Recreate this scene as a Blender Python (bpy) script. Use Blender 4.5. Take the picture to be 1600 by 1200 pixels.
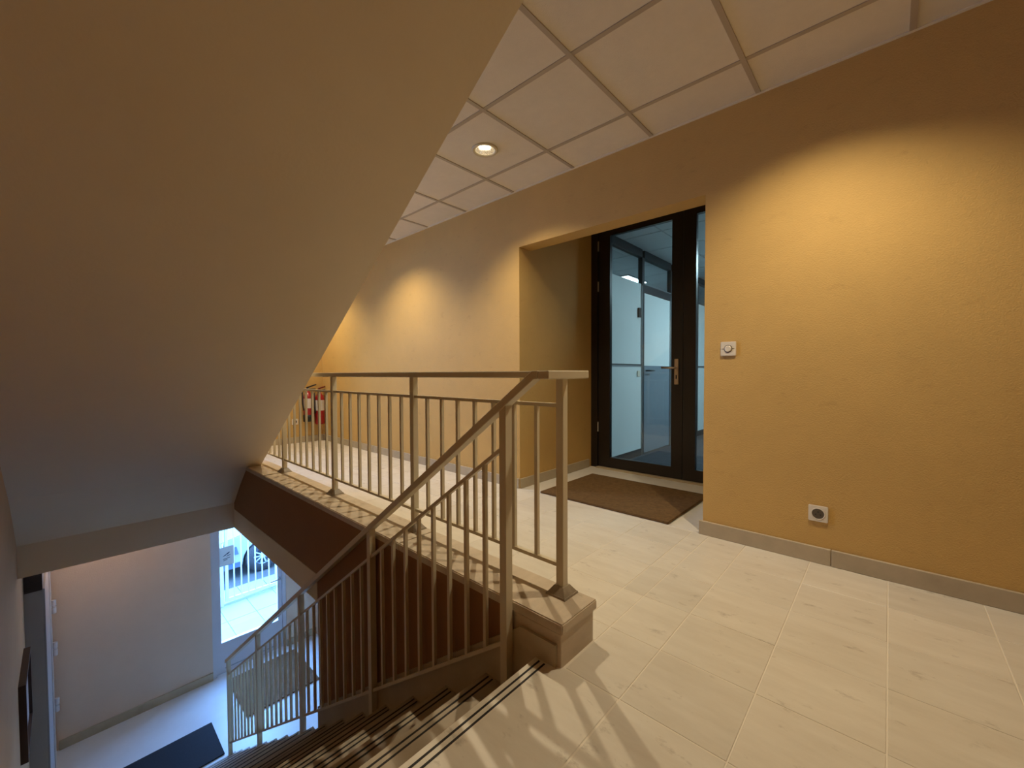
import bpy, bmesh, math, random
from mathutils import Vector, Matrix
random.seed(7)
for o in list(bpy.data.objects): bpy.data.objects.remove(o)
scene = bpy.context.scene
COL = scene.collection
PI = math.pi

# ------------------------------------------------------------------ camera
# X points at the ochre wall, Y runs along it, landing floor is z = 0
CAM_H = 0.977
F_PX, YAW, PITCH, ROLL = 642.43, 0.828467, -0.026378, -0.003992
cam_d = bpy.data.cameras.new('camera')
cam_d.sensor_fit = 'HORIZONTAL'; cam_d.sensor_width = 36.0
cam_d.lens = F_PX * 36.0 / 1600.0
cam_d.clip_start = 0.02; cam_d.clip_end = 200
cam = bpy.data.objects.new('camera', cam_d); COL.objects.link(cam)
f0 = Vector((math.sin(YAW), math.cos(YAW), 0)); r0 = Vector((math.cos(YAW), -math.sin(YAW), 0)); u0 = Vector((0, 0, 1))
fw = f0 * math.cos(PITCH) + u0 * math.sin(PITCH); up = -f0 * math.sin(PITCH) + u0 * math.cos(PITCH)
rt = r0 * math.cos(ROLL) + up * math.sin(ROLL); up = -r0 * math.sin(ROLL) + up * math.cos(ROLL)
cam.matrix_world = Matrix(((rt.x, up.x, -fw.x, 0), (rt.y, up.y, -fw.y, 0), (rt.z, up.z, -fw.z, CAM_H), (0, 0, 0, 1)))
scene.camera = cam

# ------------------------------------------------------------------ world, exposure
world = bpy.data.worlds.new('world'); scene.world = world; world.use_nodes = True
bg = world.node_tree.nodes['Background']
bg.inputs['Color'].default_value = (0.17, 0.42, 1.0, 1)      # overcast daylight, cold against the warm lamps
SKY = 38.0
bg.inputs['Strength'].default_value = SKY
vs = scene.view_settings
vs.view_transform = 'Standard'; vs.look = 'None'; vs.gamma = 1.0; vs.use_curve_mapping = False
vs.exposure = 0.0
LAMP_W = 90.0
LAMP_COL = (1.0, 0.84, 0.59)
scene.cycles.diffuse_bounces = 8; scene.cycles.max_bounces = 14

def portal(name, loc, rot, sx, sy):
    d = bpy.data.lights.new(name, 'AREA'); d.shape = 'RECTANGLE'; d.size = sx; d.size_y = sy
    d.cycles.is_portal = True
    o = bpy.data.objects.new(name, d); o.location = loc; o.rotation_euler = rot; COL.objects.link(o)
# daylight comes in only through the glazed entrance and the landing window
portal('daylight_portal', (1.70, 6.70, -1.60), (-PI / 2, 0, 0), 0.95, 2.3)
portal('daylight_portal', (0.44, 6.52, 1.625), (-PI / 2, 0, 0), 1.08, 1.35)

# ------------------------------------------------------------------ materials
MATS = {}
def mat(name, col, rough=0.6, var=0.0, vscale=6.0, bump=0.0, bscale=120.0, metal=0.0, col2=None, stretch=None, objvar=0.0, spec=0.5, specks=0.0):
    m = bpy.data.materials.new(name); m.use_nodes = True
    nt = m.node_tree; N = nt.nodes; L = nt.links
    b = N['Principled BSDF']
    b.inputs['Roughness'].default_value = rough; b.inputs['Metallic'].default_value = metal
    b.inputs['Specular IOR Level'].default_value = spec
    b.inputs['Base Color'].default_value = (*col, 1)
    geo = N.new('ShaderNodeNewGeometry')
    out = None
    if var > 0 or col2:
        src = geo.outputs['Position']
        mp = N.new('ShaderNodeMapping'); L.new(src, mp.inputs['Vector'])
        if stretch: mp.inputs['Scale'].default_value = stretch
        nz = N.new('ShaderNodeTexNoise'); nz.inputs['Scale'].default_value = vscale; nz.inputs['Detail'].default_value = 6; nz.inputs['Roughness'].default_value = 0.65
        L.new(mp.outputs['Vector'], nz.inputs['Vector'])
        rp = N.new('ShaderNodeValToRGB'); L.new(nz.outputs['Fac'], rp.inputs['Fac'])
        c2 = col2 or tuple(c * (1 - var) for c in col)
        rp.color_ramp.elements[0].position = 0.3; rp.color_ramp.elements[1].position = 0.7
        rp.color_ramp.elements[0].color = (*c2, 1); rp.color_ramp.elements[1].color = (*col, 1)
        out = rp.outputs['Color']
    if specks > 0:
        n2 = N.new('ShaderNodeTexNoise'); n2.inputs['Scale'].default_value = 17; n2.inputs['Detail'].default_value = 5; n2.inputs['Roughness'].default_value = .7
        m2 = N.new('ShaderNodeMapping'); m2.inputs['Scale'].default_value = (1.0, .45, 1.0); L.new(geo.outputs['Position'], m2.inputs['Vector']); L.new(m2.outputs['Vector'], n2.inputs['Vector'])
        r2 = N.new('ShaderNodeValToRGB'); L.new(n2.outputs['Fac'], r2.inputs['Fac'])
        r2.color_ramp.elements[0].position = .60; r2.color_ramp.elements[1].position = .78
        r2.color_ramp.elements[0].color = (1, 1, 1, 1); r2.color_ramp.elements[1].color = (1 - specks, 1 - specks*1.1, 1 - specks*1.2, 1)
        m3 = N.new('ShaderNodeMix'); m3.data_type = 'RGBA'; m3.blend_type = 'MULTIPLY'; m3.inputs['Factor'].default_value = 1
        if out: L.new(out, m3.inputs['A'])
        else: m3.inputs['A'].default_value = (*col, 1)
        L.new(r2.outputs['Color'], m3.inputs['B']); out = m3.outputs['Result']
    if objvar > 0:
        oi = N.new('ShaderNodeObjectInfo')
        mr = N.new('ShaderNodeMapRange'); mr.inputs['To Min'].default_value = 1 - objvar; mr.inputs['To Max'].default_value = 1.0
        L.new(oi.outputs['Random'], mr.inputs['Value'])
        mx = N.new('ShaderNodeMix'); mx.data_type = 'RGBA'; mx.blend_type = 'MULTIPLY'; mx.inputs['Factor'].default_value = 1
        if out: L.new(out, mx.inputs['A'])
        else: mx.inputs['A'].default_value = (*col, 1)
        L.new(mr.outputs['Result'], mx.inputs['B'])
        out = mx.outputs['Result']
    if out: L.new(out, b.inputs['Base Color'])
    if bump > 0:
        nb = N.new('ShaderNodeTexNoise'); nb.inputs['Scale'].default_value = bscale; nb.inputs['Detail'].default_value = 3
        L.new(geo.outputs['Position'], nb.inputs['Vector'])
        bp = N.new('ShaderNodeBump'); bp.inputs['Strength'].default_value = bump; bp.inputs['Distance'].default_value = 0.004
        L.new(nb.outputs['Fac'], bp.inputs['Height']); L.new(bp.outputs['Normal'], b.inputs['Normal'])
    MATS[name] = m
    return m
def glass(name, tint=(1, 1, 1), refl=0.5):
    m = bpy.data.materials.new(name); m.use_nodes = True
    nt = m.node_tree; N = nt.nodes; L = nt.links
    N.remove(N['Principled BSDF'])
    t = N.new('ShaderNodeBsdfTransparent'); t.inputs['Color'].default_value = (*tint, 1)
    g = N.new('ShaderNodeBsdfGlossy'); g.inputs['Roughness'].default_value = 0.01
    fr = N.new('ShaderNodeFresnel'); fr.inputs['IOR'].default_value = 1.5
    ml = N.new('ShaderNodeMath'); ml.operation = 'MULTIPLY'; ml.inputs[1].default_value = refl
    mx = N.new('ShaderNodeMixShader'); L.new(fr.outputs[0], ml.inputs[0]); L.new(ml.outputs[0], mx.inputs['Fac'])
    L.new(t.outputs[0], mx.inputs[1]); L.new(g.outputs[0], mx.inputs[2]); L.new(mx.outputs[0], N['Material Output'].inputs['Surface'])
    MATS[name] = m
def emis(name, col, s):
    m = bpy.data.materials.new(name); m.use_nodes = True
    b = m.node_tree.nodes['Principled BSDF']; b.inputs['Base Color'].default_value = (0.8, 0.8, 0.8, 1)
    b.inputs['Emission Color'].default_value = (*col, 1); b.inputs['Emission Strength'].default_value = s
    MATS[name] = m

mat('ochre', (0.635, 0.40, 0.12), 0.75, var=0.10, vscale=2.2, bump=0.4, bscale=170, specks=0.16)
mat('ochre_old', (0.60, 0.385, 0.20), 0.8, var=0.12, vscale=2.5, bump=0.3, bscale=140)
mat('ochre_shaded', (0.30, 0.145, 0.06), 0.8, var=0.12, vscale=3, bump=0.3, bscale=95)  # orange of the stairwell side, its shade put into the base colour
mat('peach', (0.74, 0.57, 0.42), 0.8, var=0.08, vscale=2, bump=0.3, bscale=80)
mat('cream', (0.78, 0.69, 0.54), 0.8, var=0.05, vscale=1.5, bump=0.15, bscale=60)
mat('ceiling_tile', (0.80, 0.73, 0.61), 0.9, var=0.07, vscale=9, bump=0.35, bscale=260, objvar=0.05)
mat('grid', (0.45, 0.38, 0.29), 0.6)
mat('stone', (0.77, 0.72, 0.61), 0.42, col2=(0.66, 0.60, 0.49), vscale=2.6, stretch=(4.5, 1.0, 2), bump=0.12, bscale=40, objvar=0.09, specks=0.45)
mat('stone_white', (0.74, 0.70, 0.62), 0.4, var=0.12, vscale=5, bump=0.06, bscale=40)
mat('kerb_stone', (0.60, 0.50, 0.37), 0.42, specks=0.35, var=0.22, vscale=4, stretch=(1, 3, 3), bump=0.1, bscale=50)
mat('base_stone', (0.52, 0.43, 0.285), 0.45, var=0.2, vscale=5, bump=0.1, bscale=40, objvar=0.08)
mat('grout', (0.78, 0.72, 0.60), 0.9)
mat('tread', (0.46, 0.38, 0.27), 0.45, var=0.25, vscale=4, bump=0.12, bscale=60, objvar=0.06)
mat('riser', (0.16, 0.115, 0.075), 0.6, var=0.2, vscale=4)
mat('grip', (0.012, 0.010, 0.009), 0.7)
mat('rail', (0.64, 0.57, 0.41), 0.42, var=0.05, vscale=8)
mat('foot', (0.36, 0.30, 0.22), 0.4, var=0.3, vscale=30)
mat('black_frame', (0.012, 0.008, 0.006), 0.38)
mat('chrome', (0.62, 0.52, 0.40), 0.28, metal=0.9)
mat('steel', (0.5, 0.5, 0.5), 0.3, metal=0.9)
mat('coir', (0.20, 0.118, 0.050), 0.98, var=0.35, vscale=35, bump=1.0, bscale=420, spec=0.1)
mat('coir_grey', (0.22, 0.125, 0.07), 0.98, var=0.35, vscale=25, bump=1.0, bscale=420, spec=0.1)
mat('dark_mat', (0.014, 0.016, 0.022), 0.9, var=0.3, vscale=60, bump=0.6, bscale=300)
mat('plastic', (0.75, 0.68, 0.55), 0.35)
mat('plastic_dark', (0.10, 0.075, 0.05), 0.5)
mat('white_frame', (0.62, 0.62, 0.64), 0.45, var=0.05, vscale=6)
mat('grey_door', (0.40, 0.38, 0.37), 0.5, var=0.1, vscale=3)
mat('grille', (0.04, 0.032, 0.03), 0.6)
mat('dark_wood', (0.045, 0.020, 0.013), 0.45, var=0.3, vscale=14)
mat('board_white', (0.5, 0.48, 0.46), 0.5)
mat('hall_floor', (0.72, 0.71, 0.69), 0.38, var=0.10, vscale=2.5, bump=0.05, bscale=30)
mat('red', (0.33, 0.015, 0.018), 0.3)
mat('red_dark', (0.14, 0.010, 0.012), 0.35)
mat('label_white', (0.65, 0.60, 0.53), 0.5)
mat('rubber', (0.015, 0.014, 0.014), 0.6)
mat('paving', (0.19, 0.185, 0.17), 0.8, var=0.08, vscale=3, bump=0.1, bscale=30, objvar=0.06)
mat('paving_joint', (0.16, 0.17, 0.17), 0.9)
mat('asphalt', (0.05, 0.048, 0.044), 0.9, var=0.2, vscale=10, bump=0.3, bscale=90)
mat('gate_white', (0.32, 0.32, 0.29), 0.4)
mat('car_paint', (0.20, 0.20, 0.18), 0.25, spec=0.6)
mat('car_trim', (0.035, 0.05, 0.075), 0.5)
mat('alloy', (0.45, 0.48, 0.5), 0.3, metal=0.7)
def backlit(name, col):
    m = bpy.data.materials.new(name); m.use_nodes = True; nt = m.node_tree; N = nt.nodes; L = nt.links
    N.remove(N['Principled BSDF'])
    d = N.new('ShaderNodeBsdfDiffuse'); t = N.new('ShaderNodeBsdfTranslucent'); mx = N.new('ShaderNodeMixShader'); mx.inputs['Fac'].default_value = .5
    d.inputs['Color'].default_value = (*col, 1); t.inputs['Color'].default_value = (*col, 1)
    L.new(d.outputs[0], mx.inputs[1]); L.new(t.outputs[0], mx.inputs[2]); L.new(mx.outputs[0], N['Material Output'].inputs['Surface'])
    MATS[name] = m
backlit('sign_film', (.52, .46, .40))
mat('sign_ink', (0.02, 0.03, 0.06), 0.5)
mat('office_white', (0.72, 0.78, 0.78), 0.55, var=0.03, vscale=8)
mat('office_frame', (0.035, 0.04, 0.045), 0.35)
mat('office_alu', (0.35, 0.38, 0.40), 0.35, metal=0.6)
mat('office_ceil', (0.60, 0.64, 0.66), 0.9, objvar=0.05)
mat('office_grid', (0.17, 0.18, 0.19), 0.6)
mat('office_door', (0.20, 0.25, 0.30), 0.25, var=0.05)
mat('carpet', (0.075, 0.085, 0.10), 0.95, var=0.3, vscale=9, bump=0.6, bscale=300, spec=0.1)
mat('carpet_light', (0.13, 0.14, 0.155), 0.95, var=0.3, vscale=9, bump=0.6, bscale=300, spec=0.1)
mat('facade', (0.14, 0.14, 0.12), 0.9, var=0.1, vscale=2)
mat('reflector', (0.8, 0.76, 0.68), 0.15, metal=0.8)
glass('pane_glass', (0.93, 0.97, 0.97), 1.0)
glass('clear_glass', (0.97, 0.99, 1.0), 0.35)
emis('lamp_glow', (1.0, 0.86, 0.62), 6.0)
emis('tube_glow', (0.75, 0.92, 1.0), 9.0)

# ------------------------------------------------------------------ mesh helpers
class MB:
    def __init__(s): s.bm = bmesh.new()
    def box(s, x0, x1, y0, y1, z0, z1):
        v = [s.bm.verts.new(p) for p in ((x0,y0,z0),(x1,y0,z0),(x1,y1,z0),(x0,y1,z0),(x0,y0,z1),(x1,y0,z1),(x1,y1,z1),(x0,y1,z1))]
        for f in ((3,2,1,0),(4,5,6,7),(0,1,5,4),(1,2,6,5),(2,3,7,6),(3,0,4,7)): s.bm.faces.new([v[i] for i in f])
        return s
    def prism(s, poly, axis, a, b):
        # poly: 2D points; axis 'x': (y,z), 'y': (x,z), 'z': (x,y); extruded from a to b
        def P(p, t): return (t,p[0],p[1]) if axis=='x' else ((p[0],t,p[1]) if axis=='y' else (p[0],p[1],t))
        A = [s.bm.verts.new(P(p,a)) for p in poly]; B = [s.bm.verts.new(P(p,b)) for p in poly]
        n = len(poly)
        s.bm.faces.new(A); s.bm.faces.new(B[::-1])
        for i in range(n): s.bm.faces.new((A[i],B[i],B[(i+1)%n],A[(i+1)%n]))
        bmesh.ops.recalc_face_normals(s.bm, faces=s.bm.faces[:])
        return s
    def frustum(s, cx, cy, z0, z1, w0, w1):
        v = [s.bm.verts.new((cx+dx*w/2, cy+dy*w/2, z)) for z, w in ((z0,w0),(z1,w1)) for dx,dy in ((-1,-1),(1,-1),(1,1),(-1,1))]
        for f in ((3,2,1,0),(4,5,6,7),(0,1,5,4),(1,2,6,5),(2,3,7,6),(3,0,4,7)): s.bm.faces.new([v[i] for i in f])
        return s
    def lathe(s, prof, c=(0,0,0), axis='z', seg=24, cap=True):
        rings = []
        for r, h in prof:
            ring = []
            for i in range(seg):
                a = 2*PI*i/seg; u, w = r*math.cos(a), r*math.sin(a)
                p = (u,w,h) if axis=='z' else ((h,u,w) if axis=='x' else (u,h,w))
                ring.append(s.bm.verts.new((p[0]+c[0],p[1]+c[1],p[2]+c[2])))
            rings.append(ring)
        for A,B in zip(rings, rings[1:]):
            for i in range(seg): s.bm.faces.new((A[i],A[(i+1)%seg],B[(i+1)%seg],B[i]))
        if cap:
            s.bm.faces.new(rings[0][::-1]); s.bm.faces.new(rings[-1])
        bmesh.ops.recalc_face_normals(s.bm, faces=s.bm.faces[:])
        return s
    def tube(s, pts, r, seg=10):
        pts = [Vector(p) for p in pts]; rings = []
        for i, p in enumerate(pts):
            t = (pts[min(i+1,len(pts)-1)] - pts[max(i-1,0)]).normalized()
            a = Vector((0,0,1)) if abs(t.z) < 0.9 else Vector((1,0,0))
            n = t.cross(a).normalized(); b = t.cross(n)
            rings.append([s.bm.verts.new(p + (n*math.cos(2*PI*k/seg) + b*math.sin(2*PI*k/seg))*r) for k in range(seg)])
        for A,B in zip(rings, rings[1:]):
            for i in range(seg): s.bm.faces.new((A[i],A[(i+1)%seg],B[(i+1)%seg],B[i]))
        s.bm.faces.new(rings[0][::-1]); s.bm.faces.new(rings[-1])
        bmesh.ops.recalc_face_normals(s.bm, faces=s.bm.faces[:])
        return s
    def bevel(s, w, seg=1):
        bmesh.ops.bevel(s.bm, geom=s.bm.edges[:], offset=w, segments=seg, affect='EDGES', clamp_overlap=True)
        return s
    def build(s, name, m, parent=None, smooth=False):
        me = bpy.data.meshes.new(name); s.bm.to_mesh(me); s.bm.free()
        me.materials.append(MATS[m])
        if smooth:
            for p in me.polygons: p.use_smooth = True
        o = bpy.data.objects.new(name, me); COL.objects.link(o)
        if parent: o.parent = parent
        return o
def B(*a): return MB().box(*a)
def tag(o, label, cat, group=None, kind=None):
    o['label'] = label; o['category'] = cat
    if group: o['group'] = group
    if kind: o['kind'] = kind
    return o
def thing(name, label, cat, group=None, kind=None):
    o = bpy.data.objects.new(name, None); o.empty_display_size = 0.1; COL.objects.link(o)
    return tag(o, label, cat, group, kind)
def struct(name, label, cat): return thing(name, label, cat, kind='structure')

# ------------------------------------------------------------------ key dimensions
XW = 2.596          # face of the ochre wall
XL = -0.26          # face of the stairwell's left wall
XK = 1.09           # stair-side face of the landing edge
CEIL = 2.49
YB = -2.45          # wall behind the camera
YF = 6.20           # far wall of the landing
YH = 6.50           # inner face of the entrance wall in the hall below
ZH = -3.043         # hall floor
YE = 0.885          # landing edge (first nosing)
GO, RI = 0.2485, 0.179
ZS = -0.51          # underside of the landing slab
JN, JF = 0.818, 2.295   # jambs of the recess
XD = 3.74           # door plane
def nose(k): return YE + GO * k

# ------------------------------------------------------------------ shell: walls
m = MB()
m.box(XW, 2.75, YB, JN, -0.5, 2.75); m.box(XW, 2.75, JF, YF + .2, -0.5, 2.75); m.box(XW, 2.75, JN, JF, 2.03, 2.75)
tag(m.build('wall_right', 'ochre'), 'long ochre plaster wall with the door recess in it', 'wall', kind='structure')
m = MB()
m.box(2.75, XD + .06, JF, JF + .12, 0, 2.6)
m.box(2.75, XD + .06, JN - .12, JN, 0, 2.6)
m.box(2.75, XD + .06, JN, JF, 2.52, 2.6)
tag(m.build('wall_recess', 'ochre'), 'ochre side walls of the recess in front of the black door', 'wall', kind='structure')
m = MB(); m.box(XL - .2, XL, YB, YH + .2, ZH, 5.4)
tag(m.build('wall_left', 'ochre_old'), 'ochre plaster wall along the left side of the stairs', 'wall', kind='structure')
m = MB(); m.box(XL - .2, XW + .2, YB - .2, YB, -0.5, 5.4)
tag(m.build('wall_back', 'ochre'), 'ochre wall behind the landing opposite the far end', 'wall', kind='structure')
# far wall of the landing with a window left of the upper flight
WX0, WX1, WZ0, WZ1 = -0.10, 0.98, 0.95, 2.30
m = MB()
m.box(XL, WX0, YF, YF + .3, 0.0, 5.4); m.box(WX1, XW, YF, YF + .3, 0.0, 5.4)
m.box(WX0, WX1, YF, YF + .3, 0.0, WZ0); m.box(WX0, WX1, YF, YF + .3, WZ1, 5.4)
tag(m.build('wall_far', 'ochre'), 'ochre far wall of the landing behind the fire extinguishers', 'wall', kind='structure')
# hall below
HR = 2.56
DX0, DX1, DZ1 = 1.245, 2.145, -0.62
m = MB()
m.box(XL, DX0, YH, YH + .2, ZH, ZS); m.box(DX1, HR + .2, YH, YH + .2, ZH, ZS); m.box(DX0, DX1, YH, YH + .2, DZ1, ZS)
m.box(XL, HR + .2, YH, YH + .2, ZS, 0.0)
tag(m.build('wall_hall_back', 'peach'), 'beige plaster wall around the entrance door downstairs', 'wall', kind='structure')
m = MB(); m.box(HR, HR + .2, 2.73, YH, ZH, ZS)
tag(m.build('wall_hall_right', 'peach'), 'pale wall right of the downstairs entrance', 'wall', kind='structure')
m = MB(); m.box(1.13, HR, 2.61, 2.73, ZH, ZS)
tag(m.build('wall_hall_front', 'peach'), 'wall of the downstairs hall under the landing', 'wall', kind='structure')
# wall under the landing edge + orange fascia
SK = 0.13
m = MB()
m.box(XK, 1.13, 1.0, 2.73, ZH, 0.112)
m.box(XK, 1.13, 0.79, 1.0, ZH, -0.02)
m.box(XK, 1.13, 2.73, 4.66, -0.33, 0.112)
tag(m.build('wall_stairwell', 'ochre_shaded'), 'orange wall and fascia under the landing edge, colour darkened for shade', 'wall', kind='structure')
m = MB(); m.box(XK - .004, 1.13, 2.73, 4.66, ZS, -0.33); 
tag(m.build('trim_1', 'cream'), 'grey cream band along the bottom of the orange fascia', 'trim', kind='structure')
m = MB(); m.box(XL, XK, 4.66, 4.90, ZS, -0.27)
tag(m.build('trim_2', 'cream'), 'cream cross beam at the foot of the sloping soffit', 'beam', kind='structure')
# slabs
m = MB()
m.box(1.13, XW, 0.80, YF + .3, ZS, -0.0016)
m.box(XL, 1.13, 4.90, YF + .3, ZS, -0.0016)
m.box(XL, XW, YB, 0.80, ZS, -0.0016)
m.box(XW, XD + .06, JN - .1, JF + .1, -0.3, -0.0016)
slab = m.build('floor_slab', 'grout')
fl = struct('floor', 'pale limestone tile floor of the landing', 'floor'); slab.parent = fl
# ---- floor tiles, one object each
GX, GY, SX, SY, GAP = 1.3985, 0.581, 0.2963, 0.2955, 0.0035
def clip_rects(x0, x1, y0, y1):
    # landing outline: behind the nosing slab, right of the kerb, recess
    out = []
    def add(a0, a1, b0, b1):
        xa, xb, ya, yb = max(x0, a0), min(x1, a1), max(y0, b0), min(y1, b1)
        if xb - xa > .012 and yb - ya > .012: out.append((xa, xb, ya, yb))
    add(XL, GX - SX, YB, 0.581); add(GX - SX, XW, YB, 0.777); add(1.29, XW, 0.777, YF)
    add(XL, 1.29, 4.95, YF)
    return out
full = None
i0 = int(math.floor((XL - GX) / SX)); i1 = int(math.ceil((XW - GX) / SX))
j0 = int(math.floor((YB - GY) / SY)); j1 = int(math.ceil((YF - GY) / SY))
for j in range(j0, j1):
    for i in range(i0, i1):
        x0, y0 = GX + i * SX, GY + j * SY
        for (xa, xb, ya, yb) in clip_rects(x0, x0 + SX, y0, y0 + SY):
            if yb - ya > SY - .001 and xb - xa > SX - .001:
                if full is None:
                    full = B(GAP/2, SX - GAP/2, GAP/2, SY - GAP/2, -0.03, 0).bevel(.0012).build('floor_tile', 'stone', fl); o = full
                else:
                    o = full.copy(); COL.objects.link(o)
                o.location = (xa, ya, random.uniform(-.0006, .0004))
            else:
                B(xa + GAP/2, xb - GAP/2, ya + GAP/2, yb - GAP/2, -0.03, 0).bevel(.0012).build('floor_tile', 'stone', fl)
# recess floor: white stone
B(XW + .002, XD - .06, JN, JF, -0.03, 0).build('threshold_slab', 'stone_white', fl)

# ------------------------------------------------------------------ ceiling
ce = struct('ceiling', 'suspended ceiling of square beige tiles in a metal grid', 'ceiling')
XS = 1.20            # right edge of the upper flight
CX = [XW - .33 - .6 * k for k in range(0, 5)]
B(XS, XW, YB, YF, CEIL + .05, CEIL + .10).build('ceiling_backing', 'grid', ce)
B(XL, XS, YB, 0.78, CEIL + .05, CEIL + .10).build('ceiling_backing', 'grid', ce)
xs = [XW] + CX; ys = [-0.055 + .6 * k for k in range(-5, 12)]
LIGHT_Y = [0.245, 2.045, 3.845, 5.645]; LIGHT_X = XW - .33 - .3
BW = .012
def ceil_tile(xa, xb, ya, yb):
    if xb - xa < .03 or yb - ya < .03: return
    cx, cy = (xa + xb)/2, (ya + yb)/2
    hole = any(abs(cx - LIGHT_X) < .05 and abs(cy - ly) < .05 for ly in LIGHT_Y)
    if not hole:
        B(xa + BW*.6, xb - BW*.6, ya + BW*.6, yb - BW*.6, CEIL + .004, CEIL + .02).build('ceiling_tile', 'ceiling_tile', ce)
        return
    # a tile with a round hole for the downlight
    bm = bmesh.new(); n = 32; R = .083
    top, outer = [], []
    hx, hy = (xb - xa)/2 - BW*.6, (yb - ya)/2 - BW*.6
    rows = {}
    for z in (CEIL + .004, CEIL + .02):
        inn = [bm.verts.new((LIGHT_X + R*math.cos(2*PI*k/n), cy + R*math.sin(2*PI*k/n), z)) for k in range(n)]
        out = []
        for k in range(n):
            c, s_ = math.cos(2*PI*k/n), math.sin(2*PI*k/n); t = min(hx/max(abs(c),1e-6), hy/max(abs(s_),1e-6))
            out.append(bm.verts.new((cx + c*t, cy + s_*t, z)))
        for k in range(n): bm.faces.new((inn[k], inn[(k+1)%n], out[(k+1)%n], out[k]))
        rows[z] = inn
    a, b = rows.values()
    for k in range(n): bm.faces.new((a[k], a[(k+1)%n], b[(k+1)%n], b[k]))
    bmesh.ops.recalc_face_normals(bm, faces=bm.faces[:])
    q = MB(); q.bm.free(); q.bm = bm; q.build('ceiling_tile', 'ceiling_tile', ce)
for a in range(len(xs) - 1):
    for b in range(len(ys) - 1):
        xb, xa = xs[a], xs[a + 1]; ya, yb = max(ys[b], YB), min(ys[b + 1], YF)
        if yb <= ya: continue
        if ya >= 0.78: xa2 = max(xa, XS)
        else: xa2 = max(xa, XL)
        if ya < 0.78 < yb and xa < XS:
            ceil_tile(max(xa, XL), min(xb, XS), ya, 0.78); ceil_tile(max(xa, XS), xb, ya, yb)
        else: ceil_tile(xa2, xb, ya, yb)
for x in CX:
    if x < XL: continue
    y1 = YF if x > XS else 0.78
    B(x - BW, x + BW, YB, y1, CEIL, CEIL + .03).build('grid_bar', 'grid', ce)
for y in ys:
    if y < YB or y > YF: continue
    x0 = XS if y > .78 else XL
    B(x0, XW, y - BW, y + BW, CEIL - .0008, CEIL + .03).build('grid_bar', 'grid', ce)
B(XW - .018, XW, YB, YF, CEIL - .001, CEIL + .02).build('edge_angle', 'ceiling_tile', ce)

# ------------------------------------------------------------------ upper flight (its soffit is the big slope overhead)
uf = struct('upper_staircase', 'sloping cream soffit of the flight rising overhead', 'staircase')
pts = [(0.78, CEIL), (0.875, CEIL), (4.20, 0.160), (4.45, -0.06), (4.66, -0.27)]
top = [(4.90, -0.27), (4.90, 0.0)]
y, z = 4.78, 0.0
for k in range(17):
    z += RI; top += [(y, z - RI), (y, z)]; y -= GO
top += [(0.78, z)]
MB().prism(pts + top, 'x', XL, XS).build('flight', 'cream', uf)
m = MB()  # unseen walls and cap, added so no sky light leaks in from above
m.box(XS, XS + .1, YB, YF, CEIL + .1, 5.4); m.box(XL - .2, XS + .1, YB, YF + .3, 5.4, 5.5)
m.box(XW - .1, XW, YB, YF, CEIL + .1, CEIL + .3)
tag(m.build('wall_upper', 'cream'), 'unseen cream enclosure of the stairwell above, added to keep sky light out', 'wall', kind='structure')

# ------------------------------------------------------------------ lower staircase
sc = struct('staircase', 'stone stairs with black grip strips going down to the entrance hall', 'staircase')
def grips(parent, yn, z, x0, x1):
    for d in (.024, .046):
        B(x0 + .02, x1 - .02, yn - d - .003, yn - d + .003, z - .001, z + .0015).build('grip_strip', 'grip', parent)
ns = B(XL, GX - SX - .002, 0.583, YE, -0.04, 0).bevel(.003).build('step', 'stone', sc)
grips(ns, YE, 0, XL, XK)
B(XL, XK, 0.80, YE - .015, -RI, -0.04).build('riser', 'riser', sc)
for k in range(1, 17):
    z = -RI * k; x1 = XK if nose(k) < 2.75 else XK + .012
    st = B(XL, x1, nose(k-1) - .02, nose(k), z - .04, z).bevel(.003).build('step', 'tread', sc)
    grips(st, nose(k), z, XL, x1)
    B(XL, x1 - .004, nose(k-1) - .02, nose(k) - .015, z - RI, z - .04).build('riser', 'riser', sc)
poly = [(0.80, -RI), (0.80, -0.6)] + [(nose(16) - .10, ZH), (nose(16) - .015, ZH)]
pp = [(nose(k) - .016, -RI * (k + 1)) for k in range(0, 16)]
poly2 = [(0.80, -RI - .001)]
for k in range(0, 15): poly2 += [(nose(k) - .022, -RI*(k+1) - .001), (nose(k) - .022, -RI*(k+2) + .0)]
poly2 += [(nose(15) - .022, ZH + .001), (nose(12), ZH + .001), (0.80, -0.62)]
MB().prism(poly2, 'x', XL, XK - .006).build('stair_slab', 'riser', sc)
# skirting along the wall side
sl = RI / GO
MB().prism([(0.80, -0.02), (0.80, 0.075), (0.955, 0.075), (2.73, 0.075 - (2.73 - .955) * sl), (2.73, -0.35 - (2.73 - .885) * sl), (0.95, -0.35)], 'x', XK - .012, XK).build('skirting', 'base_stone', sc)

# ------------------------------------------------------------------ kerb
kb = struct('landing_kerb', 'low limestone kerb along the open landing edge under the railing', 'kerb')
B(XK, 1.29, 0.785, 1.0, -0.02, 0.112).bevel(.002).build('kerb_end_block', 'kerb_stone', kb)
B(1.13, 1.29, 1.0, 4.95, -0.02, 0.112).build('kerb_body', 'kerb_stone', kb)
ysplit = [0.777, 1.75, 2.75, 3.75, 4.95]
for a, b in zip(ysplit, ysplit[1:]):
    B(XK - .004, 1.302, a + (.001 if a > .8 else 0), b - .001, 0.112, 0.149).bevel(.004, 2).build('coping_stone', 'kerb_stone', kb)

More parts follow.
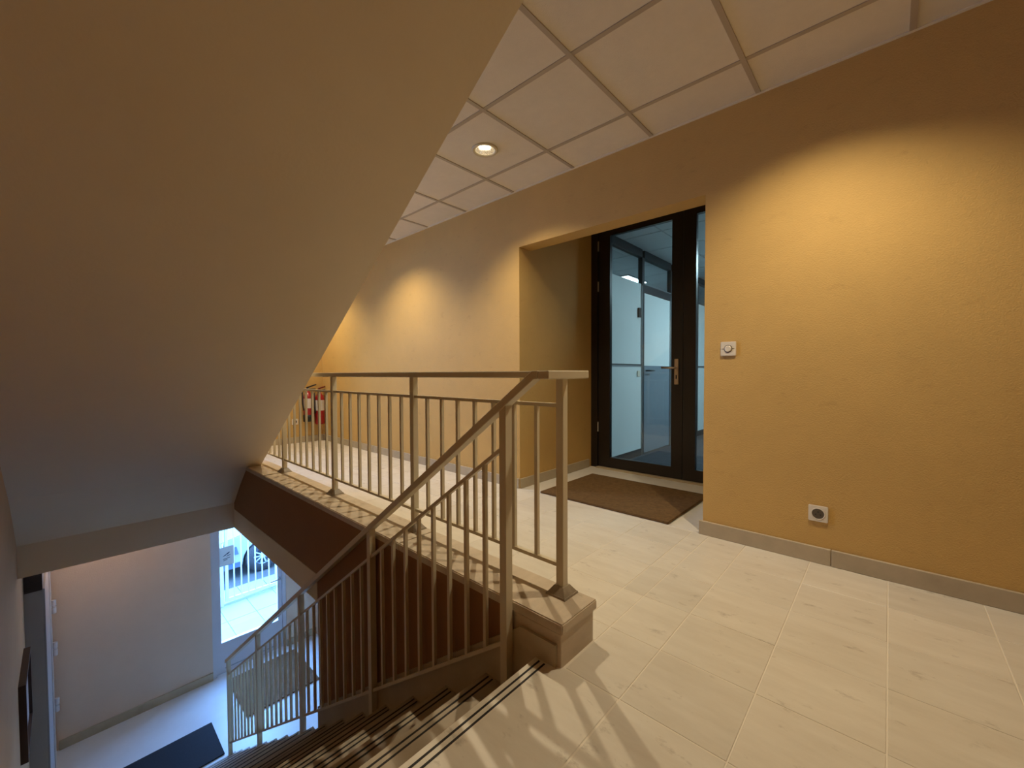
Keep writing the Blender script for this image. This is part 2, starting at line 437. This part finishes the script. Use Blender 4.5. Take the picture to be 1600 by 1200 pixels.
# ------------------------------------------------------------------ baseboards
def baseboard(name, label, segs, m='base_stone', h=.083, t=.016):
    p = struct(name, label, 'baseboard')
    for s in segs: B(*s).bevel(.002).build('baseboard_stone', m, p)
yy = [JN - .002 + .022, 0.202, -0.66, -1.52, YB]
baseboard('baseboard_right', 'brown stone baseboard along the ochre wall below the socket', [(XW - .016, XW, b + .001, a - .001, 0, .083) for a, b in zip(yy, yy[1:])])
yy = [JF, 3.1, 3.9, 4.7, 5.5, YF - .016]
baseboard('baseboard_far_right', 'brown stone baseboard along the ochre wall behind the railing', [(XW - .016, XW, a + .001, b - .001, 0, .083) for a, b in zip(yy, yy[1:])])
baseboard('baseboard_recess', 'stone baseboard at the left side of the door recess', [(XW + .001, XD - .07, JF - .016, JF, 0, .083)])
baseboard('baseboard_far', 'stone baseboard under the fire extinguishers', [(a + .001, a + .699, YF - .016, YF, 0, .083) for a in (1.19, 1.89)])
baseboard('baseboard_hall', 'grey stone baseboard under the beige wall downstairs', [(-.12, .55, YH - .018, YH, ZH, ZH + .1), (.552, DX0 - .002, YH - .018, YH, ZH, ZH + .1), (DX1 + .002, HR, YH - .018, YH, ZH, ZH + .1)])

# ------------------------------------------------------------------ railing
rl = thing('stair_railing', 'beige painted metal railing along the landing edge and down the stairs', 'railing')
RX = 1.25; SXR = 1.06; PW = .016; BR = .0075
LP = [0.896 + .957 * k for k in range(0, 5)]
def landing_post(y):
    p = B(RX - PW, RX + PW, y - PW, y + PW, .149, .957).bevel(.002).build('post', 'rail', rl)
    m = MB(); m.frustum(RX, y, .149, .156, .088, .084); m.frustum(RX, y, .156, .182, .080, .042)
    m.build('post_foot', 'foot', p)
for y in LP[:4]: landing_post(y)
YT = 4.45
for a in range(4):
    y0 = LP[a]; y1 = LP[a + 1] if a < 3 else YT + .12
    B(RX - .009, RX + .009, y0 + PW, y1 - PW, .849, .863).build('upper_rail', 'rail', rl)
    B(RX - .009, RX + .009, y0 + PW, y1 - PW, .248, .262).build('lower_rail', 'rail', rl)
    for k in range(1, 8):
        yb = y0 + (LP[1] - LP[0]) * k / 8
        if yb > YT: continue
        B(RX - BR, RX + BR, yb - BR, yb + BR, .262, .849).build('baluster', 'rail', rl)
B(RX - .021, RX + .021, 0.842, YT + .12, .957, .985).bevel(.003).build('handrail', 'rail', rl)
B(SXR - .021, RX + .03, 0.797, 0.841, .957, .985).bevel(.003).build('handrail_crossbar', 'rail', rl)
# sloping part
SL = 0.716
def hz(y): return 0.985 - SL * (y - 0.866)         # top of sloping handrail
SP = [1.005 + .966 * k for k in range(5)]
ye = SP[4] + .05
MB().prism([(0.842, .985), (0.866, .985), (ye, hz(ye)), (ye, hz(ye) - .036), (0.858, .957), (0.842, .957)], 'x', SXR - .021, SXR + .021).bevel(.002).build('handrail', 'rail', rl)
def post_bottom(y):
    k = max(0, math.ceil((y - YE) / GO - 1e-6)); return max(-RI * k, ZH)
for y in SP:
    zt = hz(y) - .034
    MB().prism([(y - PW, post_bottom(y)), (y + PW, post_bottom(y)), (y + PW, hz(y + PW) - .03), (y - PW, hz(y - PW) - .03)], 'x', SXR - PW, SXR + PW).build('post', 'rail', rl)
def uz(y): return 0.700 - SL * (y - 1.039)
def lz(y): return 0.004 - SL * (y - 1.025)
for a in range(4):
    y0, y1 = SP[a] + PW, SP[a + 1] - PW
    MB().prism([(y0, uz(y0)), (y1, uz(y1)), (y1, uz(y1) - .017), (y0, uz(y0) - .017)], 'x', SXR - .009, SXR + .009).build('upper_rail', 'rail', rl)
    MB().prism([(y0, lz(y0)), (y1, lz(y1)), (y1, lz(y1) - .017), (y0, lz(y0) - .017)], 'x', SXR - .009, SXR + .009).build('lower_rail', 'rail', rl)
    for k in range(1, 9):
        yb = SP[a] + .966 * k / 9
        MB().prism([(yb - BR, lz(yb - BR) - .004), (yb + BR, lz(yb + BR) - .004), (yb + BR, uz(yb + BR) - .012), (yb - BR, uz(yb - BR) - .012)], 'x', SXR - BR, SXR + BR).build('baluster', 'rail', rl)

# ------------------------------------------------------------------ downlights
def downlight(y, label):
    t = thing('downlight', label, 'ceiling light', 'recessed ceiling downlights')
    t.location = (LIGHT_X, y, CEIL)
    MB().lathe([(.089, .003), (.089, -.003), (.084, -.007), (.070, -.005), (.064, .002), (.064, .003)], seg=32, cap=False).build('trim_ring', 'rail', t, True)
    MB().lathe([(.065, .002), (.058, .045), (.030, .07)], seg=32, cap=False).build('reflector', 'reflector', t, True)
    MB().lathe([(.0, .022), (.030, .023), (.037, .030), (.037, .062)], seg=24, cap=False).build('bulb', 'lamp_glow', t, True)
    d = bpy.data.lights.new('downlight_beam', 'SPOT'); d.energy = LAMP_W; d.color = LAMP_COL
    d.spot_size = math.radians(126); d.spot_blend = 0.95; d.shadow_soft_size = .013
    l = bpy.data.objects.new('downlight_beam', d); COL.objects.link(l); l.parent = t; l.location = (0, 0, -.012)
downlight(0.245, 'recessed round downlight in the ceiling tile above the wall socket')
downlight(2.045, 'lit round downlight in the ceiling tile in front of the door recess')
downlight(3.845, 'recessed downlight in the ceiling tile past the second railing post, hidden by the soffit')
downlight(5.645, 'recessed downlight in the ceiling near the fire extinguishers, hidden by the soffit')

# ------------------------------------------------------------------ black double door
d2 = struct('door_2', 'black framed glazed double door at the back of the recess', 'door')
def leaf(y0, y1, sl_, sr, handle=False, hinge_y=None):
    # y0 > y1 ; stile widths sl_ (at y0) and sr (at y1)
    m = MB(); X0, X1 = XD, XD + .045
    m.box(X0, X1, y0 - sl_, y0, .012, 2.45); m.box(X0, X1, y1, y1 + sr, .012, 2.45)
    m.box(X0, X1, y1 + sr, y0 - sl_, .012, .115); m.box(X0, X1, y1 + sr, y0 - sl_, 2.355, 2.45)
    lf = m.build('leaf', 'black_frame', d2)
    B(XD + .018, XD + .026, y1 + sr - .004, y0 - sl_ + .004, .111, 2.359).build('pane', 'pane_glass', lf)
    if hinge_y:
        for z in (.42, 1.86, 2.27): MB().lathe([(.008, z - .05), (.008, z + .05)], (XD - .008, hinge_y, 0), seg=10).build('hinge', 'steel', lf)
    if handle:
        hy = y1 + .052
        m = MB(); m.box(XD - .010, XD - .0002, hy - .019, hy + .019, .868, 1.10); m.bevel(.003)
        m.build('handle_plate', 'chrome', lf)
        MB().tube([(XD - .005, hy, 1.018), (XD - .045, hy, 1.018), (XD - .05, hy + .015, 1.018), (XD - .05, hy + .12, 1.022)], .0095).build('lever_handle', 'chrome', lf, True)
        B(XD - .013, XD - .009, hy - .005, hy + .005, .92, .955).build('keyhole', 'rubber', lf)
m = MB()
m.box(XD - .015, XD + .05, JF - .075, JF, 0, 2.52); m.box(XD - .015, XD + .05, JN, JN + .06, 0, 2.52); m.box(XD - .015, XD + .05, JN + .06, JF - .075, 2.455, 2.52)
m.build('frame', 'black_frame', d2)
B(XD - .05, XD + .05, JN + .06, JF - .075, 0, .010).build('threshold', 'base_stone', d2)
leaf(JF - .078, 1.362, .130, .100, handle=True, hinge_y=JF - .079)
leaf(1.358, JN + .063, .108, .100)

# coir mat in the recess
mt = B(2.60, 3.40, 1.03, 2.08, 0.0005, .016).bevel(.004, 2).build('door_mat', 'coir')
tag(mt, 'brown coir mat in front of the black glazed door', 'mat')

# ------------------------------------------------------------------ office corridor behind the glass
OX0, OX1, OY0, PY = XD + .06, 9.5, -0.6, 2.16
OC = 2.42
m = MB(); m.box(OX0, OX1, OY0, 5.0, -0.03, 0.0)
tag(m.build('floor_corridor', 'carpet'), 'dark blue-grey carpet in the corridor behind the glass door', 'floor', kind='structure')
oc = struct('ceiling_corridor', 'grey tile ceiling of the corridor behind the glass door', 'ceiling')
B(OX0, OX1, OY0, 5.0, OC + .02, OC + .08).build('ceiling_backing', 'office_grid', oc)
ox = [OX0 + .35 + .6 * k for k in range(-1, 11)]; oy = [PY + .02 - .45 - .6 * k for k in range(-6, 5)]
for a in ox:
    for b in oy:
        x0, x1, y0, y1 = max(a, OX0), min(a + .6, OX1), max(b - .6, OY0), min(b, 5.0)
        if x1 - x0 > .05 and y1 - y0 > .05:
            B(x0 + .008, x1 - .008, y0 + .008, y1 - .008, OC, OC + .02).build('ceiling_tile', 'office_ceil', oc)
m = MB(); m.box(OX0, OX1, OY0 - .1, OY0, 0, 2.6); m.box(OX1, OX1 + .1, OY0, 5.0, 0, 2.6); m.box(OX0, OX1, 5.0, 5.1, 0, 2.6)
m.box(OX0, OX0 + .05, JF + .12, 5.0, 0, 2.6); m.box(OX0, OX0 + .05, OY0, JN - .12, 0, 2.6)
tag(m.build('wall_corridor', 'office_white'), 'white walls of the corridor behind the glass door', 'wall', kind='structure')
pt = struct('wall_partition', 'white panel partition with dark rails and high glass behind the glass door', 'partition')
def part_bay(x0, x1, door=False):
    if not door:
        B(x0, x1, PY, PY + .04, .08, 1.045).build('lower_panel', 'office_white', pt)
        B(x0, x1, PY - .003, PY + .043, 1.045, 1.062).build('mid_rail', 'office_alu', pt)
        B(x0, x1, PY - .003, PY + .043, 1.062, 1.075).build('mid_rail', 'office_frame', pt)
        B(x0, x1, PY + .005, PY + .035, 1.075, 2.02).build('upper_panel', 'office_white', pt)
        B(x0, x1, PY + .016, PY + .022, 2.02, 2.33).build('transom_pane', 'clear_glass', pt)
        B(x0, x1, PY - .008, PY + .048, 0, .08).build('plinth', 'office_frame', pt)
    else:
        B(x0, x1, PY - .003, PY + .043, 1.93, 2.03).build('transom_rail', 'office_frame', pt)
        B(x0, x1, PY - .006, PY - .003, 2.02, 2.03).build('transom_bead', 'office_alu', pt)
        B(x0, x1, PY + .016, PY + .022, 2.03, 2.33).build('transom_pane', 'clear_glass', pt)
        lf = B(x0 + .01, x1 - .01, PY + .005, PY + .04, 1.06, 1.925).build('upper_door_panel', 'office_white', pt)
        lw = B(x0 + .01, x1 - .01, PY + .005, PY + .04, .01, 1.06).build('lower_door_panel', 'office_door', pt)
        MB().tube([(x0 + .07, PY + .004, 1.0), (x0 + .07, PY - .04, 1.0), (x0 + .20, PY - .045, 1.0)], .009).build('lever_handle', 'office_frame', lw, True)
    B(x0, x1, PY - .008, PY + .048, 2.33, OC).build('top_rail', 'office_frame', pt)
def mullion(x): 
    B(x - .03, x + .03, PY - .006, PY + .046, 0, 2.33).build('mullion', 'office_frame', pt)
    B(x - .036, x - .030, PY - .012, PY + .02, 0, 2.0).build('mullion_bead', 'office_alu', pt)
bays = [(OX0, 4.62, False), (4.68, 5.48, True), (5.54, 6.5, False), (6.56, 7.6, False), (7.66, OX1, False)]
for x0, x1, dd in bays: part_bay(x0, x1, dd)
for x in (4.65, 5.51, 6.53, 7.63): mullion(x)
B(4.50, 4.56, PY - .012, PY - .004, .93, 1.0).bevel(.003).build('light_switch', 'plastic', pt)
B(4.52, 4.575, PY - .02, PY + .004, 1.62, 1.73).bevel(.003).build('name_plate', 'office_frame', pt)
# ceiling fittings
def tube_light(x, y, lx, ly, label, watts, glow='tube_glow'):
    t = thing('ceiling_panel_light', label, 'ceiling light', 'cool office ceiling lights'); t.location = (x, y, OC)
    MB().box(-lx/2 - .02, lx/2 + .02, -ly/2 - .02, ly/2 + .02, -.02, -.0005).build('housing', 'office_alu', t)
    B(-lx/2, lx/2, -ly/2, ly/2, -.026, -.0205).build('diffuser', glow, t)
    if watts <= 0: return
    d = bpy.data.lights.new('panel_light', 'AREA'); d.shape = 'RECTANGLE'; d.size = lx; d.size_y = ly; d.energy = watts; d.color = (.62, .88, 1.0)
    l = bpy.data.objects.new('panel_light', d); COL.objects.link(l); l.parent = t; l.location = (0, 0, -.03)
tube_light(5.6, 0.6, .55, .55, 'square ceiling light in the corridor behind the glass door', 44)
tube_light(5.95, 2.95, .62, .2, 'bright tube light over the partition behind the glass door', 26)
tube_light(4.38, 2.32, .5, .1, 'slim unlit lamp near the partition top behind the glass door', 0, 'office_white')

# ------------------------------------------------------------------ wall switch and socket
def plate(name, label, cat, loc, socket):
    t = thing(name, label, cat); t.location = loc
    MB().box(-.010, 0, -.041, .041, -.041, .041).bevel(.003, 2).build('cover_plate', 'plastic', t)
    if socket:
        MB().lathe([(.030, -.0101), (.030, -.0115), (.026, -.0115), (.026, -.0101)], axis='x', seg=28, cap=False).build('socket_rim', 'plastic', t, True)
        MB().lathe([(.025, -.0102), (.025, -.0106)], axis='x', seg=28).build('socket_well', 'plastic_dark', t)
        for dy, dz in ((-.010, -.003), (.010, -.003), (0, .010)):
            MB().lathe([(.0032, -.0105), (.0032, -.012)], (0, dy, dz), axis='x', seg=10).build('contact_hole', 'rubber', t)
    else:
        MB().lathe([(.022, -.0102), (.022, -.0108)], axis='x', seg=28).build('ring', 'plastic_dark', t)
        MB().lathe([(.018, -.010), (.018, -.014), (.015, -.016)], axis='x', seg=28).build('push_button', 'plastic', t)
        for s in (-1, 1): B(-.0108, -.0101, s*.027 - .006, s*.027 + .006, -.0016, .0016).build('slot', 'plastic_dark', t)
plate('light_switch', 'square beige push switch on the ochre wall beside the recess', 'switch', (XW, .685, 1.112), False)
plate('wall_socket', 'square beige power socket low on the ochre wall above the baseboard', 'socket', (XW, .257, .253), True)
t = thing('wall_socket', 'small beige socket on the far wall left of the fire extinguishers', 'socket')
t.location = (2.20, YF, .30); t.rotation_euler = (0, 0, PI/2)
MB().box(-.010, 0, -.041, .041, -.041, .041).bevel(.003, 2).build('cover_plate', 'plastic', t)
MB().lathe([(.025, -.0102), (.025, -.0112)], axis='x', seg=20).build('socket_well', 'plastic_dark', t)

# ------------------------------------------------------------------ fire extinguishers
def extinguisher(x, z0, h, label, dark_base):
    t = thing('fire_extinguisher', label, 'fire extinguisher', 'fire extinguishers on the far wall')
    t.location = (x, YF - .085, z0); R = .066
    MB().lathe([(R*.9, 0), (R, .02), (R, h*.78), (R*.85, h*.86), (R*.45, h*.92), (R*.3, h*.96), (R*.3, h)], seg=28).build('cylinder', 'red', t, True)
    if dark_base: MB().lathe([(R*1.02, -.01), (R*1.04, .085), (R*1.0, .086)], seg=28).build('base_skirt', 'rubber', t, True)
    bm = bmesh.new(); n = 14
    for (a0, a1, za, zb) in ((PI*1.05, PI*1.75, h*.42, h*.74),):
        lo = [bm.verts.new(((R+.001)*math.cos(a0+(a1-a0)*k/n), (R+.001)*math.sin(a0+(a1-a0)*k/n), za)) for k in range(n+1)]
        hi = [bm.verts.new(((R+.001)*math.cos(a0+(a1-a0)*k/n), (R+.001)*math.sin(a0+(a1-a0)*k/n), zb)) for k in range(n+1)]
        for k in range(n): bm.faces.new((lo[k], lo[k+1], hi[k+1], hi[k]))
    q = MB(); q.bm.free(); q.bm = bm; q.build('instruction_label', 'label_white', t, True)
    B(-.016, .016, -.016, .016, h, h + .035).bevel(.004).build('valve', 'rubber', t)
    MB().prism([(-.02, h+.03), (.11, h+.075), (.115, h+.09), (.10, h+.088), (-.02, h+.05)], 'y', -.01, .01).build('squeeze_lever', 'rubber' if dark_base else 'red_dark', t)
    MB().prism([(-.02, h+.015), (.10, h+.015), (.105, h+.028), (-.02, h+.03)], 'y', -.01, .01).build('carry_handle', 'rubber', t)
    MB().lathe([(.014, 0), (.014, .012)], (0, -.018, h + .015), axis='y', seg=16).build('gauge', 'label_white', t)
    MB().tube([(-.015, 0, h+.015), (-.05, -.01, h+.02), (-.085, -.02, h-.03), (-.088, -.03, h*.6), (-.075, -.035, h*.35)], .010).build('hose', 'rubber', t, True)
    B(-.02, .02, R*.8, .085, h*.6, h*.75).build('bracket', 'steel', t)
extinguisher(2.355, .31, .43, 'red fire extinguisher with black base, left of the pair', True)
extinguisher(2.515, .25, .47, 'taller all-red fire extinguisher in the corner, right of the pair', False)

# ------------------------------------------------------------------ landing window (daylight on the far end)
w1 = struct('window_1', 'white framed window in the far wall lighting the end of the landing', 'window')
m = MB()
for a in ((WX0, WX0 + .06, WZ0, WZ1), (WX1 - .06, WX1, WZ0, WZ1), (WX0 + .06, WX1 - .06, WZ0, WZ0 + .06), (WX0 + .06, WX1 - .06, WZ1 - .06, WZ1), ((WX0+WX1)/2 - .03, (WX0+WX1)/2 + .03, WZ0 + .06, WZ1 - .06)):
    m.box(a[0], a[1], YF + .15, YF + .21, a[2], a[3])
m.build('window_frame', 'white_frame', w1)
for x0, x1 in ((WX0 + .06, (WX0+WX1)/2 - .03), ((WX0+WX1)/2 + .03, WX1 - .06)):
    B(x0, x1, YF + .175, YF + .181, WZ0 + .06, WZ1 - .06).build('pane', 'clear_glass', w1)

# ------------------------------------------------------------------ entrance hall
m = MB(); m.box(XL, HR, nose(15) - .3, YH + .2, ZH - .1, ZH); m.box(1.13, HR, 2.73, nose(15) - .3, ZH - .1, ZH)
m.box(XK, 1.13, 2.73, nose(15) - .3, ZH - .1, ZH)
tag(m.build('floor_hall', 'hall_floor'), 'pale floor of the entrance hall downstairs', 'floor', kind='structure')
mt = B(1.36, 2.19, 5.47, 6.33, ZH + .0005, ZH + .018).bevel(.004, 2).build('door_mat', 'coir_grey'); tag(mt, 'brown mat inside the entrance door downstairs', 'mat')
mt = B(.20, 1.065, 5.12, 5.70, ZH + .0005, ZH + .014).bevel(.004, 2).build('door_mat', 'dark_mat'); tag(mt, 'dark navy rectangular mat at the foot of the stairs', 'mat')
# entrance door
d1 = struct('door_1', 'white framed glazed entrance door downstairs with daylight behind', 'door')
YD = YH + .03
m = MB()
m.box(DX0, DX0 + .045, YD - .02, YD + .07, ZH, DZ1); m.box(DX1 - .045, DX1, YD - .02, YD + .07, ZH, DZ1); m.box(DX0 + .045, DX1 - .045, YD - .02, YD + .07, DZ1 - .05, DZ1)
m.build('frame', 'white_frame', d1)
m = MB(); a, b = DX0 + .048, DX1 - .048; zt = DZ1 - .053
m.box(a, a + .055, YD, YD + .05, ZH + .01, zt); m.box(b - .055, b, YD, YD + .05, ZH + .01, zt)
m.box(a + .055, b - .055, YD, YD + .05, ZH + .01, ZH + .42); m.box(a + .055, b - .055, YD, YD + .05, zt - .08, zt)
lf = m.build('leaf', 'white_frame', d1)
B(a + .05, b - .05, YD + .02, YD + .028, ZH + .41, zt - .07).build('pane', 'clear_glass', lf)
B(a + .09, b - .09, YD - .003, YD, ZH + .06, ZH + .075).build('kick_rail', 'office_alu', lf)
MB().tube([(b - .03, YD, -2.0), (b - .03, YD - .05, -2.0), (b - .16, YD - .055, -2.0)], .010).build('lever_handle', 'steel', lf, True)
# sign on the glass
sg = thing('door_sign', 'small blue-grey sign plate on the glass of the entrance door', 'sign')
B(1.345, 1.515, YD + .0185, YD + .0195, -1.60, -1.345).build('plate', 'sign_film', sg)
m = MB(); yk = YD + .0185
m.prism([(1.385, -1.472), (1.395, -1.463), (1.462, -1.420), (1.468, -1.432), (1.44, -1.452), (1.425, -1.452), (1.42, -1.463), (1.40, -1.468)], 'y', yk - .0015, yk - .0001)
m.build('pictogram', 'sign_ink', sg)
for z0, x0, x1 in ((-1.478, 1.43, 1.475), (-1.512, 1.39, 1.47), (-1.532, 1.395, 1.44)):
    MB().prism([(x0, z0), (x1, z0 + .01), (x1, z0 + .018), (x0, z0 + .008)], 'y', yk - .0015, yk - .0001).build('text_line', 'sign_ink', sg)

# hall lamp under the slab: the beige wall and the left wall down here are lit warm
hl = thing('hall_ceiling_lamp', 'round opal ceiling lamp of the downstairs hall, out of sight above the beam', 'ceiling light')
hl.location = (0.25, 5.75, ZS)
MB().lathe([(.10, 0), (.10, -.015), (.095, -.02)], seg=28).build('base', 'white_frame', hl, True)
MB().lathe([(.093, -.02), (.088, -.045), (.06, -.065), (.02, -.072)], seg=28).build('diffuser', 'lamp_glow', hl, True)
d = bpy.data.lights.new('hall_light', 'POINT'); d.energy = 5.0; d.color = (1.0, .64, .40); d.shadow_soft_size = .05
l = bpy.data.objects.new('hall_light', d); COL.objects.link(l); l.parent = hl; l.location = (0, 0, -.14)
# grey cupboard on the left of the hall
cb = thing('utility_cupboard', 'tall grey cupboard with white hinged edge in the hall corner', 'cupboard')
CXF, CY0, CY1 = -.145, 5.15, 6.44
B(XL, CXF - .012, CY0, CY1, ZH, ZS - .001).build('body', 'grey_door', cb)
dr = B(CXF - .012, CXF, CY0 + .01, CY1 - .32, ZH + .08, -0.80).bevel(.002).build('door', 'grey_door', cb)
ed = B(CXF - .012, CXF + .006, CY1 - .31, CY1, ZH, ZS - .001).build('frame_edge', 'white_frame', cb)
for z in (-.62, -1.0, -1.45, -1.9, -2.5): MB().lathe([(.018, z - .07), (.018, z - .006), (.010, z - .004), (.010, z + .004), (.018, z + .006), (.018, z + .07)], (CXF + .022, CY1 - .02, 0), seg=12).build('hinge', 'white_frame', ed)
gr = B(XL + .004, CXF - .014, CY0 - .012, CY0 - .0005, -.80, ZS - .02).build('vent_grille', 'grille', cb)
for k in range(6): B(XL + .01, CXF - .02, CY0 - .018, CY0 - .012, -.785 + .045*k, -.765 + .045*k).build('slat', 'grille', gr)
# framed board on the left wall
fb = thing('notice_board', 'small dark wood framed board on the left wall above the lower steps', 'notice board')
y0, y1, z0, z1 = 4.38, 4.98, -1.72, -1.17
B(XL + .002, XL + .018, y0 + .03, y1 - .03, z0 + .03, z1 - .03).build('panel', 'board_white', fb)
m = MB(); m.box(XL, XL + .036, y0, y0 + .035, z0, z1); m.box(XL, XL + .036, y1 - .035, y1, z0, z1); m.box(XL, XL + .036, y0 + .035, y1 - .035, z0, z0 + .035); m.box(XL, XL + .036, y0 + .035, y1 - .035, z1 - .035, z1)
m.build('frame', 'dark_wood', fb)

# ------------------------------------------------------------------ outside the entrance
pv = struct('paving', 'pale paving slabs outside the entrance door', 'paving')
B(-2.0, 6.0, YH + .2, 8.62, ZH - .12, ZH - .03).build('paving_base', 'paving_joint', pv)
for i in range(-3, 13):
    for j in range(2):
        x0 = 1.30 + (i - 2) * .42; y0 = YH + .21 + j * 1.2
        B(x0 + .004, x0 + .416, y0 + .004, y0 + 1.196, ZH - .06, ZH - .022).bevel(.003).build('paving_slab', 'paving', pv)
tag(B(-12, 16, 8.62, 13.2, ZH - .16, ZH - .06).build('street', 'asphalt'), 'grey asphalt of the street outside', 'street', kind='structure')
m = MB(); m.box(-12, 16, 13.2, 13.6, ZH - .2, ZH + 3.2)
tag(m.build('facade_opposite', 'facade'), 'grey facade across the street beyond the car', 'building', kind='structure')
# outside face of this building keeps the sky out
# gate
gt = thing('entrance_gate', 'white metal gate of vertical bars outside the entrance door', 'gate')
YG = 8.50; GZ0, GZ1 = ZH + .02, ZH + 2.1
B(1.58, 1.70, YG - .06, YG + .06, ZH - .022, GZ1 + .1).bevel(.004).build('post', 'gate_white', gt)
B(1.715, 1.80, YG - .04, YG + .04, ZH - .02, GZ1 + .1).bevel(.004).build('post', 'gate_white', gt)
B(1.83, 1.875, YG - .02, YG + .02, GZ0 + .03, GZ1).build('stile', 'gate_white', gt)
B(3.85, 3.895, YG - .02, YG + .02, GZ0 + .03, GZ1).build('stile', 'gate_white', gt)
B(1.875, 3.85, YG - .02, YG + .02, GZ0 + .03, GZ0 + .07).build('bottom_rail', 'gate_white', gt)
B(1.875, 3.85, YG - .02, YG + .02, GZ1 - .04, GZ1).build('top_rail', 'gate_white', gt)
B(1.70, 3.9, YG - .025, YG + .025, ZH - .022, ZH + .015).build('track', 'steel', gt)
for k in range(1, 18):
    x = 1.853 + .1105 * k; MB().lathe([(.011, GZ0 + .07), (.011, GZ1 - .04)], (x, YG, 0), seg=10).build('bar', 'gate_white', gt)
MB().tube([(1.78, YG - .04, -1.95), (1.78, YG - .08, -1.95), (1.78, YG - .08, -2.06), (1.78, YG - .04, -2.06)], .008).build('pull_handle', 'steel', gt, True)

# car behind the gate
car = thing('parked_car', 'pale parked car with alloy wheels behind the white gate', 'car')
car.location = (1.62, 9.50, ZH - .06)
def arch(cx, r, n=12): return [(cx + r*math.cos(PI - PI*k/n), .30 + r*math.sin(PI - PI*k/n)) for k in range(n + 1)]
prof = [(.03, .30), (0, .45), (.02, .62), (.10, .74), (.95, .92), (1.55, 1.40), (2.0, 1.46), (3.2, 1.42), (3.85, 1.02), (4.1, .92), (4.14, .55), (4.08, .30)]
body = prof + [(3.72, .30)] + arch(3.35, .37)[::-1] + [(2.95, .22), (1.55, .22)] + arch(1.10, .37)[::-1] + [(.72, .24)]
MB().prism(body, 'y', 0.0, 1.72).bevel(.02, 2).build('body', 'car_paint', car)
MB().prism([(1.10, .95), (1.60, 1.36), (2.0, 1.41), (3.1, 1.37), (3.6, 1.0)], 'y', -.004, .02).build('side_window', 'car_trim', car)
MB().prism([(.06, .50), (.06, .64), (.62, .66), (.66, .50)], 'y', -.012, .05).build('bumper_trim', 'car_trim', car)
B(.06, .70, -.01, .05, .24, .34).build('sill_trim', 'car_trim', car)
B(.05, .42, -.008, .05, .68, .76).bevel(.01).build('headlight', 'pane_glass', car)
for cx in (1.10, 3.35):
    for yy_, s in ((.02, 1), (1.70, -1)):
        MB().lathe([(.17, 0), (.30, -.005), (.325, .03), (.325, .18), (.30, .21), (.17, .21)], (cx, yy_ if s > 0 else yy_ - .21, .325), axis='y', seg=32, cap=False).build('tyre', 'rubber', car, True)
        if s < 0: continue
        rim = MB().lathe([(.20, .02), (.185, .0), (.17, .012), (.17, .12)], (cx, yy_, .325), axis='y', seg=32, cap=False).build('rim', 'alloy', car, True)
        MB().lathe([(.05, .0), (.05, .05)], (cx, yy_, .325), axis='y', seg=16).build('hub', 'alloy', rim)
        MB().lathe([(.17, .10), (.17, .11)], (cx, yy_, .325), axis='y', seg=24).build('brake_disc', 'car_trim', rim)
        for k in range(10):
            a_ = 2*PI*k/10; c_, s_ = math.cos(a_), math.sin(a_)
            q = MB()
            q.prism([(cx + c_*.04 - s_*.012, .325 + s_*.04 + c_*.012), (cx + c_*.04 + s_*.012, .325 + s_*.04 - c_*.012), (cx + c_*.18 + s_*.010, .325 + s_*.18 - c_*.010), (cx + c_*.18 - s_*.010, .325 + s_*.18 + c_*.010)], 'y', yy_ + .004, yy_ + .03)
            q.build('spoke', 'alloy', rim)
